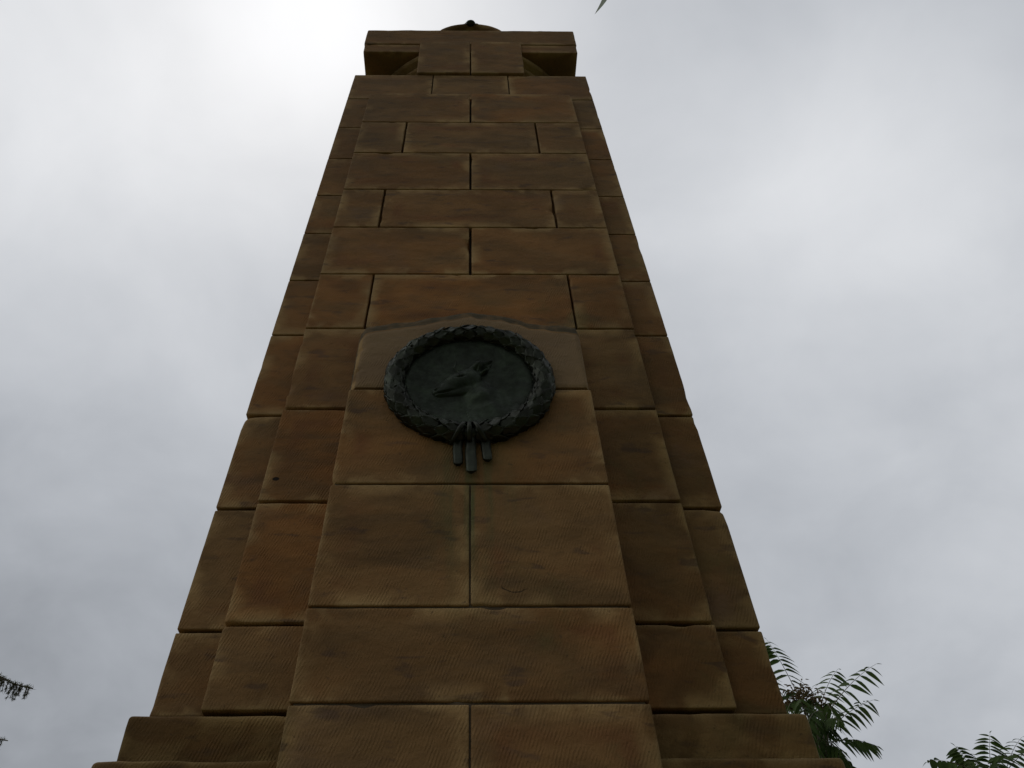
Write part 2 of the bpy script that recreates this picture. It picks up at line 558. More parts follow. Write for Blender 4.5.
def build_panel():
    v, f, blk, off = [], [], [], []
    PW = .455
    nx, nz = 64, 30
    of = Vector((3.3, 8.1, 2.2))
    rows = []
    # profile rows: face rows, then the broken chamfer, then back
    for k in range(nz + 5):
        row = []
        for i in range(nx + 1):
            x = -PW + 2 * PW * i / nx
            zt = panel_top(x)
            cham = .075 + .02 * min(1, abs(x) / .4) + .010 * noise.noise(Vector((x * 6, 1.3, 0))) + .012 * noise.noise(Vector((x * 23, 4.3, 0)))
            n = noise.noise(Vector((x * 9, 0, 5.1)))
            if k <= nz:
                t_ = k / nz
                t_ = t_ if k else 0
                z = PZ0 + (zt - cham - PZ0) * t_
                y = YP + T * (z - 4.05)
                y += .002 * noise.noise(Vector((x * 4, z * 4, 0)))
                if k == 0: y += .004
            else:
                q = (k - nz) / 4
                z = zt - cham + cham * min(1, q * 1.05) + .004 * n
                y = YP + T * (z - 4.05) + .003 + .022 * min(1, q) + (.03 if q >= 1 else 0) + .006 * noise.noise(Vector((x * 14, q * 4, 0)))
                if k == nz + 4: y = -NM + .12
            xx = x * (1 - .035 * (z - PZ0))
            brk = max(0, noise.noise(Vector((z * 21, 2.2, 0))) - .05)
            if i == 0: y += .034; xx -= .010 + .008 * brk
            if i == 1: xx = (-PW + .016 + .05 * brk) * (1 - .035 * (z - PZ0)); y += .03 * brk
            if i == nx - 1: xx = (PW - .008) * (1 - .035 * (z - PZ0))
            if i == nx: y += .02; xx += .002
            row.append(len(v)); v.append(Vector((xx, y, z)))
            e = min(x + PW, PW - x, z - PZ0)
            blk.append((1.0, .0, min(1, max(0, e) / .16), 2 if (k > nz or i == 0) else -1)); off.append(of)
        rows.append(row)
    for a, b in zip(rows, rows[1:]):
        for i in range(nx): f.append((a[i], a[i + 1], b[i + 1], b[i]))
    # returns at the sides and underneath
    def skirt(ids, flip):
        prev = None
        for vi in ids:
            p = v[vi]
            a_ = len(v); v.append(Vector((p.x, p.y, p.z))); blk.append(blk[vi]); off.append(of)
            b_ = len(v); v.append(Vector((p.x - (.006 if flip else -.006) * (1 if p.x else 0), -NM + .12, p.z))); blk.append(blk[vi]); off.append(of)
            if prev:
                q = (prev[0], a_, b_, prev[1])
                f.append(q if not flip else q[::-1])
            prev = (a_, b_)
    skirt([r[0] for r in rows], False)
    skirt([r[-1] for r in rows], True)
    skirt(rows[0], True)
    me = bpy.data.meshes.new('relief_panel')
    me.from_pydata(v, [], f)
    a = me.color_attributes.new('blk', 'FLOAT_COLOR', 'POINT')
    a.data.foreach_set('color', [x for t in blk for x in t])
    b = me.attributes.new('off', 'FLOAT_VECTOR', 'POINT')
    b.data.foreach_set('vector', [x for t in off for x in t])
    me.update()
    return ob('relief_panel', me, memorial, STONE, smooth=True, label='stone panel with low arched and chipped top edge')


build_panel()


# --- mortar bed behind the joints
def boxes(name, bl, parent, mtl, fn=None, bev=0):
    bm = bmesh.new()
    for x0, x1, y0, y1, z0, z1 in bl:
        vs_ = [bm.verts.new(fn(Vector(p)) if fn else p) for p in
               ((x0, y0, z0), (x1, y0, z0), (x1, y1, z0), (x0, y1, z0), (x0, y0, z1), (x1, y0, z1), (x1, y1, z1), (x0, y1, z1))]
        for q in ((3, 2, 1, 0), (4, 5, 6, 7), (0, 1, 5, 4), (1, 2, 6, 5), (2, 3, 7, 6), (3, 0, 4, 7)):
            bm.faces.new([vs_[i] for i in q])
    if bev: bmesh.ops.bevel(bm, geom=bm.edges[:], offset=bev, segments=2, affect='EDGES')
    me = bpy.data.meshes.new(name)
    bm.to_mesh(me); bm.free()
    return ob(name, me, parent, mtl)


c = .022
mort = boxes('mortar_bed', [(-NO + c, NO - c, -NO + c, NO - c, Z[0] - .1, Z[11] - .03)], memorial, MORTAR, bat_all)
boxes('mortar_bed', [(-HS + .012, HS - .012, -NS + .009, -NO + .2, 1.2, Z[3] - .01)], memorial, MORTAR, fs)

# --- base: two ledges and the pedestal
base = Blocks()
HB1, NB1, HB2, NB2 = .938, .953, .980, .997
gx = [(-HB1, -.47), (.47, HB1)]
zb1 = 2.462
for x0, x1 in gx:
    base.add(x0, x1, -NB1, -.2, zb1 + .002, Z[0] - .012, r=.010, wear=1.3, rr=(.25, .3))
base.add(-HB1, HB1, -.2 + .008, HB1, zb1 + .002, Z[0] - .012, r=.01, rr=(.25, .3), step=.1)
base.add(-.47 + .006, .47 - .006, -.9, -.2, zb1 + .002, Z[0] - .012, step=.1)
for x0, x1 in ((-HB2, -.47), (.47, HB2)):
    base.add(x0, x1, -NB2, -.1, 2.12 + GAP, zb1 - .002, r=.012, wear=1.3, rr=(.2, .3))
base.add(-HB2, HB2, -.1 + .008, HB2, 2.12 + GAP, zb1 - .002, r=.012, rr=(.2, .3), step=.1)
base.add(-.46, .46, -.93, -.1, 2.12 + GAP, zb1 - .002, step=.1)
for k, (a, b) in enumerate(((1.65, 2.12), (1.18, 1.65), (.71, 1.18))):
    e = .02 * k
    xc = (-.3, .25, -.1)[k]
    base.add(-HB2 - e, xc - GAP, -NB2 - e, HB2 + e, a + GAP, b - GAP, step=.09)
    base.add(xc + GAP, HB2 + e, -NB2 - e, HB2 + e, a + GAP, b - GAP, step=.09)
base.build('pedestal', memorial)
plinth = Blocks()
plinth.add(-1.25, 1.25, -1.27, 1.25, .46, .71, r=.012, step=.12)
plinth.add(-1.5, 1.5, -1.52, 1.5, .2, .455, r=.012, step=.12)
plinth.add(-1.8, 1.8, -1.82, 1.8, -.05, .195, r=.012, step=.12)
plinth.build('plinth', memorial)

# --- capital
cap = Blocks()
zs0 = 7.638
SH, SN = .793, .813
cap.add(-SH, SH, -SN, SN, zs0, 7.775, r=.006, wear=1.2, rr=(.1, .1), tool=1, step=.03)
cap.add(-SH - .006, SH + .006, -SN - .006, SN, 7.778, 8.055, r=.008, wear=1.8, rr=(.2, .1), tool=1, step=.025)
cap_o = cap.build('capital_slab', memorial, label='weathered slab across the top of the pillar')
key = Blocks()
for sgn in (-1, 1):
    x0, x1 = sorted((sgn * .004, sgn * .378))
    key.add(x0, x1, -.829, -.60, Z[11] + .006, 7.800, r=.007, rr=(.55, .25), tool=1, step=.025)
    key.add(x0, x1, .60, .829, Z[11] + .006, 7.800, r=.007, rr=(.55, .25), tool=1, step=.06)
    for s2 in (-1, 1):
        y0, y1 = sorted((s2 * .004, s2 * .378))
        xa, xb = sorted((sgn * .60, sgn * .800))
        key.add(xa, xb, y0, y1, Z[11] + .006, 7.630, r=.007, rr=(.55, .25), tool=1, step=.06)
key.build('capital_block', memorial)


def arcs():
    v, f = [], []
    # radius/height profile of the round moulded neck between the blocks
    prof = [(.70, 7.226), (.70, 7.34), (.735, 7.35), (.75, 7.37), (.75, 7.40), (.735, 7.42), (.74, 7.46),
            (.775, 7.47), (.792, 7.48), (.796, 7.495), (.785, 7.505), (.785, 7.515), (.815, 7.522), (.828, 7.535), (.828, 7.552), (.812, 7.562), (.812, 7.578), (.862, 7.583),
            (.876, 7.598), (.880, 7.615), (.872, 7.631), (.85, 7.637)]
    for q in range(4):
        n = 26
        base_ = len(v)
        for i in range(n + 1):
            a = radians(90 * q + 25 + 40 * i / n)
            for r, z in prof:
                v.append((r * cos(a), r * sin(a), z))
        m_ = len(prof)
        for i in range(n):
            for k in range(m_ - 1):
                A = base_ + i * m_ + k
                f.append((A, A + m_, A + m_ + 1, A + 1))
    me = bpy.data.meshes.new('moulded_neck')
    me.from_pydata(v, [], f)
    return ob('moulded_neck', me, memorial, STONE, smooth=True)


arcs()
boxes('capital_core', [(-.62, .62, -.62, .62, 7.227, 7.63)], memorial, MORTAR)


def crest():
    """small half-round crest on the slab, a raised rim round a sunk face"""
    v, f = [], []
    zc = 8.045
    prof = [(.262, .30), (.268, -.765), (.262, -.786), (.245, -.792), (.228, -.788), (.220, -.770), (.216, -.745), (0.0, -.745)]
    n = 40
    for i in range(n + 1):
        a = pi * i / n
        for r, y in prof:
            wob = 1 + .012 * noise.noise(Vector((cos(a) * 3, sin(a) * 3, y * 3)))
            v.append((r * wob * cos(a), y, zc + r * wob * .93 * sin(a)))
    m_ = len(prof)
    for i in range(n):
        for k in range(m_ - 1):
            A = i * m_ + k
            f.append((A, A + 1, A + m_ + 1, A + m_))
    f.append([i * m_ for i in range(n + 1)])
    me = bpy.data.meshes.new('crest')
    me.from_pydata(v, [], f)
    return ob('crest', me, memorial, STONE, smooth=True)


cr = crest()
bm = bmesh.new()
for (x, y, z, r) in ((0, -.765, 8.295, .040), (-.045, -.765, 8.280, .026), (.045, -.765, 8.282, .028), (0, -.795, 8.268, .030), (.012, -.755, 8.325, .024), (-.026, -.77, 8.316, .020), (.030, -.75, 8.308, .018)):
    bmesh.ops.create_icosphere(bm, subdivisions=2, radius=r, matrix=Matrix.Translation((x, y, z)) @ Matrix.Rotation(x * 9, 4, 'Y') @ Matrix.Diagonal((1.3, 1, .75, 1)))
me = bpy.data.meshes.new('rosette'); bm.to_mesh(me); bm.free()
ob('rosette', me, cr, BRONZE, smooth=True)

# --- bronze medallion: disc, animal head in relief, laurel wreath, ribbon tails
WC = Vector((-.003, YP - .002, 3.852))
TILT = Matrix.Rotation(-math.atan(T), 4, 'X')


def wl(x, z, h=0.0):        # medallion-local: x right, z up, h outward from the panel
    return WC + (TILT @ Vector((x, -h, z * .985)))


def disc():
    v, f = [], []
    prof = [(0, .022), (.06, .0222), (.12, .023), (.17, .025), (.20, .028), (.225, .034), (.245, .036), (.262, .02), (.268, -.01), (.268, -.03)]
    n = 72
    for r, h in prof:
        for i in range(n): v.append(wl(r * cos(2 * pi * i / n), r * sin(2 * pi * i / n), h * .75))
    for k in range(len(prof) - 1):
        for i in range(n):
            j = (i + 1) % n
            f.append((k * n + i, (k + 1) * n + i, (k + 1) * n + j, k * n + j))
    me = bpy.data.meshes.new('medallion'); me.from_pydata(v, [], f)
    return ob('medallion', me, memorial, PATINA, smooth=True, label='round green-black bronze medallion with an antelope head and laurel wreath')


med = disc()


def head():
    cap_ = [  # x0,z0,r0, x1,z1,r1, height factor
        (-.112, -.058, .029, -.050, -.006, .047, .46),
        (-.050, -.002, .042, -.004, .016, .052, .52),
        (-.108, -.070, .018, -.030, -.044, .034, .40),
        (.000, .000, .056, .048, -.080, .078, .15),
        (.048, -.080, .078, .100, -.200, .105, .09),
        (-.006, .056, .012, .036, .090, .022, 1.0), (.036, .090, .022, .084, .122, .006, 1.0),
        (.022, .030, .012, .050, .062, .022, 1.0), (.050, .062, .022, .084, .100, .005, 1.0),
        (-.036, .046, .008, -.058, .082, .006, .8), (-.058, .082, .006, -.052, .120, .004, .8),
        (-.062, .020, .006, -.028, .026, .007, 2.2),
    ]

    def hgt(x, z):
        acc = 0.0
        for x0, z0, r0, x1, z1, r1, k in cap_:
            dx, dz = x1 - x0, z1 - z0
            t_ = max(0, min(1, ((x - x0) * dx + (z - z0) * dz) / (dx * dx + dz * dz)))
            px, pz = x0 + dx * t_, z0 + dz * t_
            r = r0 + (r1 - r0) * t_
            d2 = (x - px) ** 2 + (z - pz) ** 2
            if d2 < r * r:
                hh = k * sqrt(r * r - d2) if k >= .3 else k * 1.9 * r * (1 - d2 / (r * r)) ** 2
                acc = (acc ** 3 + hh ** 3) ** (1 / 3)
        def pit(cx, cz, rx, rz, ang, dep):
            ux = (x - cx) * cos(ang) + (z - cz) * sin(ang); uz = -(x - cx) * sin(ang) + (z - cz) * cos(ang)
            return dep * exp(-((ux / rx) ** 2 + (uz / rz) ** 2))
        if acc > 0:
            acc -= pit(-.034, .006, .014, .0045, .25, .009)
            acc += pit(-.038, .008, .005, .004, 0, .009)
            acc -= pit(.054, .066, .024, .009, .85, .026)
            acc -= pit(-.126, -.054, .008, .005, .5, .008)
            acc -= pit(-.096, -.067, .030, .0032, .28, .009)
            acc -= pit(.012, -.030, .010, .05, .35, .006)
        return max(acc, -.002)
    v, f, id_ = [], [], {}
    st = .0032
    n = int(.26 / st)
    for i in range(-n, n + 1):
        for j in range(-n, n + 1):
            x, z = i * st, j * st
            if x * x + z * z > .252 ** 2: continue
            h = hgt(x, z)
            rr = sqrt(x * x + z * z)
            if h > 0: h *= max(.05, min(1.0, (.262 - rr) / .10))
            basef = .0162 + .012 * max(0, (rr - .12) / .1) ** 1.5
            if h <= 0: h = -.002
            id_[(i, j)] = len(v)
            v.append(wl(x, z, basef + h * 1.0))
    for (i, j), a in id_.items():
        q = [(i, j), (i + 1, j), (i + 1, j + 1), (i, j + 1)]
        if all(p in id_ for p in q):
            if any(hgt(p[0] * st, p[1] * st) > 0 for p in q): f.append([id_[p] for p in q])
    used = sorted({i for q in f for i in q}); rm = {o_: n_ for n_, o_ in enumerate(used)}
    me = bpy.data.meshes.new('antelope_head')
    me.from_pydata([v[i] for i in used], [], [[rm[i] for i in q] for q in f])
    return ob('antelope_head', me, med, PATINA, smooth=True, label='low relief antelope head facing left')


head()


def wreath():
    bm = bmesh.new()
    R0, r0 = .284, .024
    n, m_ = 90, 12
    ring = [[bm.verts.new(wl((R0 + r0 * cos(b)) * cos(a), (R0 + r0 * cos(b)) * sin(a), .020 + r0 * sin(b)))
             for b in [2 * pi * k / m_ for k in range(m_)]] for a in [2 * pi * i / n for i in range(n)]]
    for i in range(n):
        for k in range(m_):
            bm.faces.new((ring[i][k], ring[(i + 1) % n][k], ring[(i + 1) % n][(k + 1) % m_], ring[i][(k + 1) % m_]))
    rg = random.Random(3)

    def leaf(a0, side, beta, ln, wd, lift):
        # a0: angle round the ring; side: direction of growth; beta: place round the tube
        P, nl, nw = [], 8, 4
        for i in range(nl + 1):
            t_ = i / nl
            a = a0 + side * t_ * ln / R0
            half = wd * (sin(pi * min(1, t_ * .88 + .10)) ** .8) * (1 - t_ ** 5)
            row = []
            for j in range(-nw // 2, nw // 2 + 1):
                s_ = j / (nw / 2)
                bb = beta + s_ * half / r0 + rg.uniform(-.02, .02)
                rad = r0 + .004 + lift * t_ ** 1.3 + .007 * sin(pi * t_) + (-.0055 * (1 - abs(s_)) * sin(pi * t_)) + .002 * abs(s_)
                r = R0 + rad * cos(bb)
                row.append(bm.verts.new(wl(r * cos(a), r * sin(a), .020 + rad * sin(bb))))
            P.append(row)
        for i in range(nl):
            for j in range(nw):
                q = (P[i][j], P[i][j + 1], P[i + 1][j + 1], P[i + 1][j])
                bm.faces.new(q)
    for side in (-1, 1):
        k = 0
        cnt = 21
        for k in range(cnt):
            base_a = -pi / 2 + side * (.06 + (pi - .04) * k / cnt)
            offs = (-.1, .9, 1.9, 2.85) if k % 2 else (-.5, .4, 1.4, 2.4, 3.3)
            for bta in offs:
                leaf(base_a + rg.uniform(-.02, .02), side, bta + rg.uniform(-.06, .06), rg.uniform(.062, .076), rg.uniform(.0145, .0175),
                     rg.uniform(.006, .018))
            if k % 3 == 0:
                bt = rg.uniform(.8, 2.2); a = base_a + .05
                r = R0 + (r0 + .012) * cos(bt)
                bmesh.ops.create_icosphere(bm, subdivisions=1, radius=.0075, matrix=Matrix.Translation(wl(r * cos(a), r * sin(a), .02 + (r0 + .012) * sin(bt))))
    me = bpy.data.meshes.new('laurel_wreath'); bm.to_mesh(me); bm.free()
    o = ob('laurel_wreath', me, med, BRONZE, smooth=True)
    md = o.modifiers.new('thick', 'SOLIDIFY'); md.thickness = .0025
    return o


wreath()


def tail(x, zt, zb, wd, h):
    bm = bmesh.new()
    n, rows = 16, 9
    R_ = []
    for k in range(rows):
        t_ = k / (rows - 1)
        z = zt + (zb - zt) * t_
        sc = 1 + .10 * t_
        if k == rows - 1: z += .002; sc *= .55
        if k == rows - 2: z = zb + .008; sc *= .92
        xx = x + (.006 if x > .02 else 0) * t_
        bow = .0015 * sin(9 * t_)
        R_.append([bm.verts.new(wl(bow + xx + wd * sc * math.copysign(abs(cos(a)) ** .9, cos(a)),
                                   z, h + .008 * math.copysign(abs(sin(a)) ** .9, sin(a)) - .002 * cos(2 * a) ** 2 * (sin(a) > 0)))
                   for a in [2 * pi * i / n for i in range(n)]])
    for a, b in zip(R_, R_[1:]):
        for i in range(n): bm.faces.new((a[i], a[(i + 1) % n], b[(i + 1) % n], b[i]))
    bm.faces.new(R_[-1]); bm.faces.new(R_[0][::-1])
    bmesh.ops.recalc_face_normals(bm, faces=bm.faces[:])
    me = bpy.data.meshes.new('ribbon_tail'); bm.to_mesh(me); bm.free()
    o = ob('ribbon_tail', me, med, BRONZE, smooth=True)
    md = o.modifiers.new('e', 'EDGE_SPLIT'); md.split_angle = radians(50)


tail(-.040, -.26, -.432, .0165, .018)
tail(.006, -.26, -.470, .0185, .022)
tail(.056, -.26, -.412, .0165, .018)
# crossed ribbon binding at the foot of the wreath
bm = bmesh.new()
for a0, tw in ((-pi / 2 - .10, .11), (-pi / 2 + .10, -.11), (-pi / 2, 0)):
    n = 22
    prev = None
    for i in range(n + 1):
        b_a = -.6 + (pi + 1.2) * i / n
        a = a0 + tw * (i / n - .5) * 2
        row = []
        for s_ in (-1, -.3, .3, 1):
            rr = .026 + .019 + (.002 if abs(s_) < .5 else 0)
            r = .284 + rr * cos(b_a); aa = a + s_ * .030
            row.append(bm.verts.new(wl(r * cos(aa), r * sin(aa), .020 + rr * sin(b_a))))
        if prev:
            for j in range(3): bm.faces.new((prev[j], prev[j + 1], row[j + 1], row[j]))
        prev = row
me = bpy.data.meshes.new('ribbon_binding'); bm.to_mesh(me); bm.free()
o = ob('ribbon_binding', me, med, BRONZE, smooth=True)
md = o.modifiers.new('thick', 'SOLIDIFY'); md.thickness = .004

# ------------------------------------------------------------------ ground
bm = bmesh.new()
bmesh.ops.create_grid(bm, x_segments=60, y_segments=60, size=1500)
me = bpy.data.meshes.new('ground'); bm.to_mesh(me); bm.free()
ob('ground', me, None, GRASS, kind='structure')
pv = []
pb = bmesh.new()
for i in range(-6, 6):
    for j in range(-6, 6):
        if abs(i + .5) < 2.4 and abs(j + .5) < 2.4: continue
        x, y = i * .75, j * .75
        mm = Matrix.Translation((x + .375, y + .375, .02)) @ Matrix.Diagonal((.735, .735, .06, 1))
        bmesh.ops.create_cube(pb, size=1, matrix=mm)
bmesh.ops.bevel(pb, geom=pb.edges[:], offset=.005, segments=1, affect='EDGES')
me = bpy.data.meshes.new('pavement'); pb.to_mesh(me); pb.free()
ob('pavement', me, None, PAVE, kind='structure')


# ------------------------------------------------------------------ trees
class Tube:
    def __init__(s): s.v = []; s.f = []

    def add(s, pts, rads, n=6):
        prev = None
        up = Vector((0.13, .21, 1)).normalized()
        for i, p in enumerate(pts):
            d = (pts[min(i + 1, len(pts) - 1)] - pts[max(i - 1, 0)]).normalized()
            a = d.cross(up)
            if a.length < .1: a = d.cross(Vector((1, 0, 0)))
            a.normalize(); b = d.cross(a)
            base_ = len(s.v)
            for k in range(n):
                t_ = 2 * pi * k / n
                s.v.append(p + (a * cos(t_) + b * sin(t_)) * rads[i])
            if prev is not None:
                for k in range(n):
                    s.f.append((prev + k, prev + (k + 1) % n, base_ + (k + 1) % n, base_ + k))
            prev = base_

    def build(s, name, parent, mtl):
        me = bpy.data.meshes.new(name); me.from_pydata(s.v, [], s.f)
        return ob(name, me, parent, mtl, smooth=True)


def curve(p0, p1, sag, n=10):
    """arching line from p0 to p1, raised by sag in the middle"""
    return [p0.lerp(p1, i / n) + Vector((0, 0, sag * 4 * (i / n) * (1 - i / n))) for i in range(n + 1)]


def leaflet(s, p, d, nrm, ln, wd, curl=.2):
    """pointed leaflet with a fold along the midrib, drooping at the tip"""
    d = d.normalized(); sd = d.cross(nrm).normalized(); up = sd.cross(d).normalized()
    prof = ((0, .0), (.10, .62), (.28, 1.0), (.50, .88), (.72, .58), (.88, .26), (1.0, .0))
    L_, R_, C_ = [], [], []
    side_c = random.uniform(-.05, .22)
    for t_, w_ in prof:
        q = p + d * ln * t_ + Vector((0, 0, -1)) * curl * ln * t_ * t_ + sd * side_c * ln * t_ * t_
        C_.append(len(s.v)); s.v.append(q)
        L_.append(len(s.v)); s.v.append(q + sd * wd * w_ * .5 + up * wd * w_ * .12)
        R_.append(len(s.v)); s.v.append(q - sd * wd * w_ * .5 + up * wd * w_ * .12)
    for i in range(len(prof) - 1):
        s.f.append((C_[i], L_[i], L_[i + 1], C_[i + 1]))
        s.f.append((C_[i], C_[i + 1], R_[i + 1], R_[i]))


def frond(leaves, stalks, p0, p1, sag, pairs=10, ln=.17, rg=random, bare=.18, nrm=None):
    pts = curve(p0, p1, sag, 14)
    stalks.add(pts, [.0055 - .0042 * i / 14 for i in range(15)], 5)
    Lf = (p1 - p0).length
    for k in range(pairs + 1):
        t_ = bare + (1 - bare) * (k / pairs)
        f_ = t_ * 14; i = min(13, int(f_))
        q = pts[i].lerp(pts[i + 1], f_ - i)
        ax = (pts[i + 1] - pts[i]).normalized()
        fn_ = nrm or Vector((0, 0, 1))
        sd = ax.cross(fn_)
        if sd.length < .45: sd = Vector((1, .2, 0))
        sd.normalize()
        size = ln * (.72 + .5 * sin(pi * min(1, .15 + .75 * t_))) * (1 if t_ < .8 else 1 - (t_ - .8) * 2.2)
        if k == pairs:
            leaflet(leaves, q, ax + Vector((0, 0, -.3)), Vector((0, 0, 1)) + sd * .2, size * .9, size * .27); continue
        for s_ in (-1, 1):
            if rg.random() < .04: continue
            if nrm:
                d = sd * s_ * rg.uniform(.85, 1.0) + ax * rg.uniform(.22, .42) + Vector((0, 0, -rg.uniform(.30, .50)))
                leaflet(leaves, q + ax * rg.uniform(-.006, .006), d, nrm + Vector((rg.gauss(0, .2), rg.gauss(0, .2), 0)), size * rg.uniform(.9, 1.08), size * rg.uniform(.33, .39), rg.uniform(.2, .4))
                continue
            d = sd * s_ * rg.uniform(.70, .95) + ax * rg.uniform(.25, .5) + Vector((0, 0, -rg.uniform(.55, .95)))
            leaflet(leaves, q + ax * rg.uniform(-.012, .012), d, Vector((rg.gauss(0, .45), rg.gauss(-.35, .45), 1)) + ax * .3, size * rg.uniform(.95, 1.2), size * rg.uniform(.26, .31), rg.uniform(.2, .5))


def ailanthus(base_, top, ends, label, extra_seed, seeds=None, r0=.09):
    """base_: foot; top: stem apex; ends: (start, tip, sag) of each frond shown, plus a crown of further ones below"""
    rg = random.Random(extra_seed)
    random.seed(extra_seed)
    t = empty('ailanthus_tree', base_, label, 'tree', 'young trees with feathery leaves')
    loc = Vector(base_)
    tr, lv, stl = Tube(), Tube(), Tube()
    tops = [Vector(top)]
    n = 12
    pts = [loc.lerp(tops[0], i / n) + Vector((.10 * sin(i * .7), .08 * sin(i * 1.1 + 1), 0)) * (1 if 0 < i < n else 0) for i in range(n + 1)]
    tr.add([p - loc for p in pts], [r0 * (1 - .82 * i / n) for i in range(n + 1)], 9)
    # limbs
    hubs = []
    for k in range(9):
        f_ = .42 + .056 * k
        i = int(f_ * n)
        p = pts[i]
        a = k * 2.4 + rg.random()
        ln = rg.uniform(.6, 1.1) * (1.25 - f_ * .75)
        q = p + Vector((cos(a) * ln, sin(a) * ln, ln * rg.uniform(.45, .75)))
        if q.z > top[2] - .55: q.z = top[2] - .55
        tr.add([p - loc, p.lerp(q, .5) - loc + Vector((0, 0, -.05)), q - loc], [r0 * .36, r0 * .24, r0 * .13], 6)
        hubs.append(q)
    for e_, (a_, b_, sg, pr) in enumerate(ends):
        frond(lv, stl, a_ - loc, b_ - loc, sg, max(8, pr - 2) if e_ < 7 else 9, .165 if e_ < 7 else .12, rg, nrm=Vector((rg.uniform(-.1, .1), -.80, .60)).normalized() if e_ < 7 or r0 < .072 else None)
        # short twig that carries the frond
        tr.add([tops[0] - loc - Vector((0, 0, .35)), tops[0].lerp(a_, .6) - loc - Vector((0, 0, .12)), a_ - loc], [r0 * .16, r0 * .11, .007], 5)
    for h in hubs:
        for k in range(8):
            a = k * 2 * pi / 8 + rg.random() * .6
            ln = rg.uniform(.42, .62)
            frond(lv, stl, h - loc, h - loc + Vector((cos(a) * ln, sin(a) * ln, rg.uniform(-.12, .12))), rg.uniform(.05, .13), 9, .15, rg)
    tr.build('trunk', t, BARK)
    sb = Tube()
    for c_, rad, num in (seeds or ()):
        for _ in range(num):
            dv = Vector((rg.gauss(0, 1), rg.gauss(0, 1), rg.gauss(0, .8))) * rad * .34
            leaflet(sb, c_ + dv - loc, Vector((rg.uniform(-1, 1), rg.uniform(-1, 1), rg.uniform(-1, .3))), Vector((rg.random(), rg.random(), 1)), .05, .018, .1)
    V_, F_, M_ = [], [], []
    for mi, tb in enumerate((lv, stl, sb)):
        o_ = len(V_)
        V_ += tb.v; F_ += [tuple(i + o_ for i in f) for f in tb.f]; M_ += [mi] * len(tb.f)
    me = bpy.data.meshes.new('crown'); me.from_pydata(V_, [], F_)
    for mt in (LEAF, STALK, SEED): me.materials.append(mt)
    me.polygons.foreach_set('material_index', M_)
    ob('crown', me, t, None, smooth=True)
    return t


YT = 5.0


def P(x, y, dY=0.0): return atY(x, y, YT + dY)


t1 = [  # start, tip, sag, pairs
    (P(806, 712), P(767, 640, .15), .09, 14),
    (P(800, 720, .3), P(752, 665, .4), .10, 10),
    (P(818, 716), P(838, 669, .5), .05, 10),
    (P(826, 716, -.1), P(876, 664, .1), .05, 10),
    (P(828, 732, .1), P(873, 700, .2), .04, 10),
    (P(832, 742), P(877, 746, .25), .04, 10),
    (P(822, 755, -.1), P(862, 778, .2), .12, 9),
    (P(812, 735, -.2), P(800, 700, -.5), .12, 9),
    (P(812, 745, .2), P(790, 742, -.3), .10, 9),
    (P(820, 735, .3), P(835, 700, .7), .08, 9),
    (P(812, 722, .2), P(788, 690, .5), .10, 9),
    (P(820, 738, -.2), P(842, 722, -.55), .10, 9),
    (P(815, 760), P(845, 752, -.4), .10, 9),
    (P(815, 760, .2), P(800, 770, .6), .10, 9),
    (P(822, 724, -.1), P(818, 742, -.55), .12, 9),
    (P(818, 730, .2), P(838, 760, .5), .12, 9),
    (P(822, 712, -.2), P(806, 742, -.7), .10, 8),
    (P(826, 706, .1), P(840, 728, -.3), .10, 8),
    (P(812, 722, .1), P(838, 738, -.4), .08, 8),
    (P(824, 738, 0), P(812, 772, -.5), .10, 8),
    (P(830, 748, .1), P(846, 772, -.2), .10, 8),
    (P(803, 702, .2), P(785, 722, -.2), .10, 8),
    (P(810, 700, .3), P(822, 722, -.2), .10, 8),
]
top1 = P(818, 735)
ailanthus((top1.x + .15, top1.y + .1, 0), tuple(top1), t1, 'taller feathery-leaved tree with brown seed clusters rising right behind the pillar', 5,
          [(P(801, 694), .20, 150), (P(815, 704, .1), .20, 150), (P(792, 703, .1), .15, 90)], .075)
YT = 6.2
t2 = [
    (P(985, 778), P(927, 762, .2), .08, 11),
    (P(980, 782, .1), P(955, 746, .15), .05, 11),
    (P(992, 782), P(990, 733, .1), .03, 12),
    (P(1003, 785), P(1022, 737, .2), .05, 11),
    (P(1004, 778, -.2), P(1040, 752, .1), .08, 10),
    (P(990, 782, .3), P(970, 760, .6), .08, 9),
    (P(1000, 780, -.3), P(1006, 757, -.6), .08, 9),
]
top2 = P(994, 790)
ailanthus((top2.x - .1, top2.y + .15, 0), tuple(top2), t2, 'lower feathery-leaved tree whose frond tips stand clear at the far right', 11, None, .07)


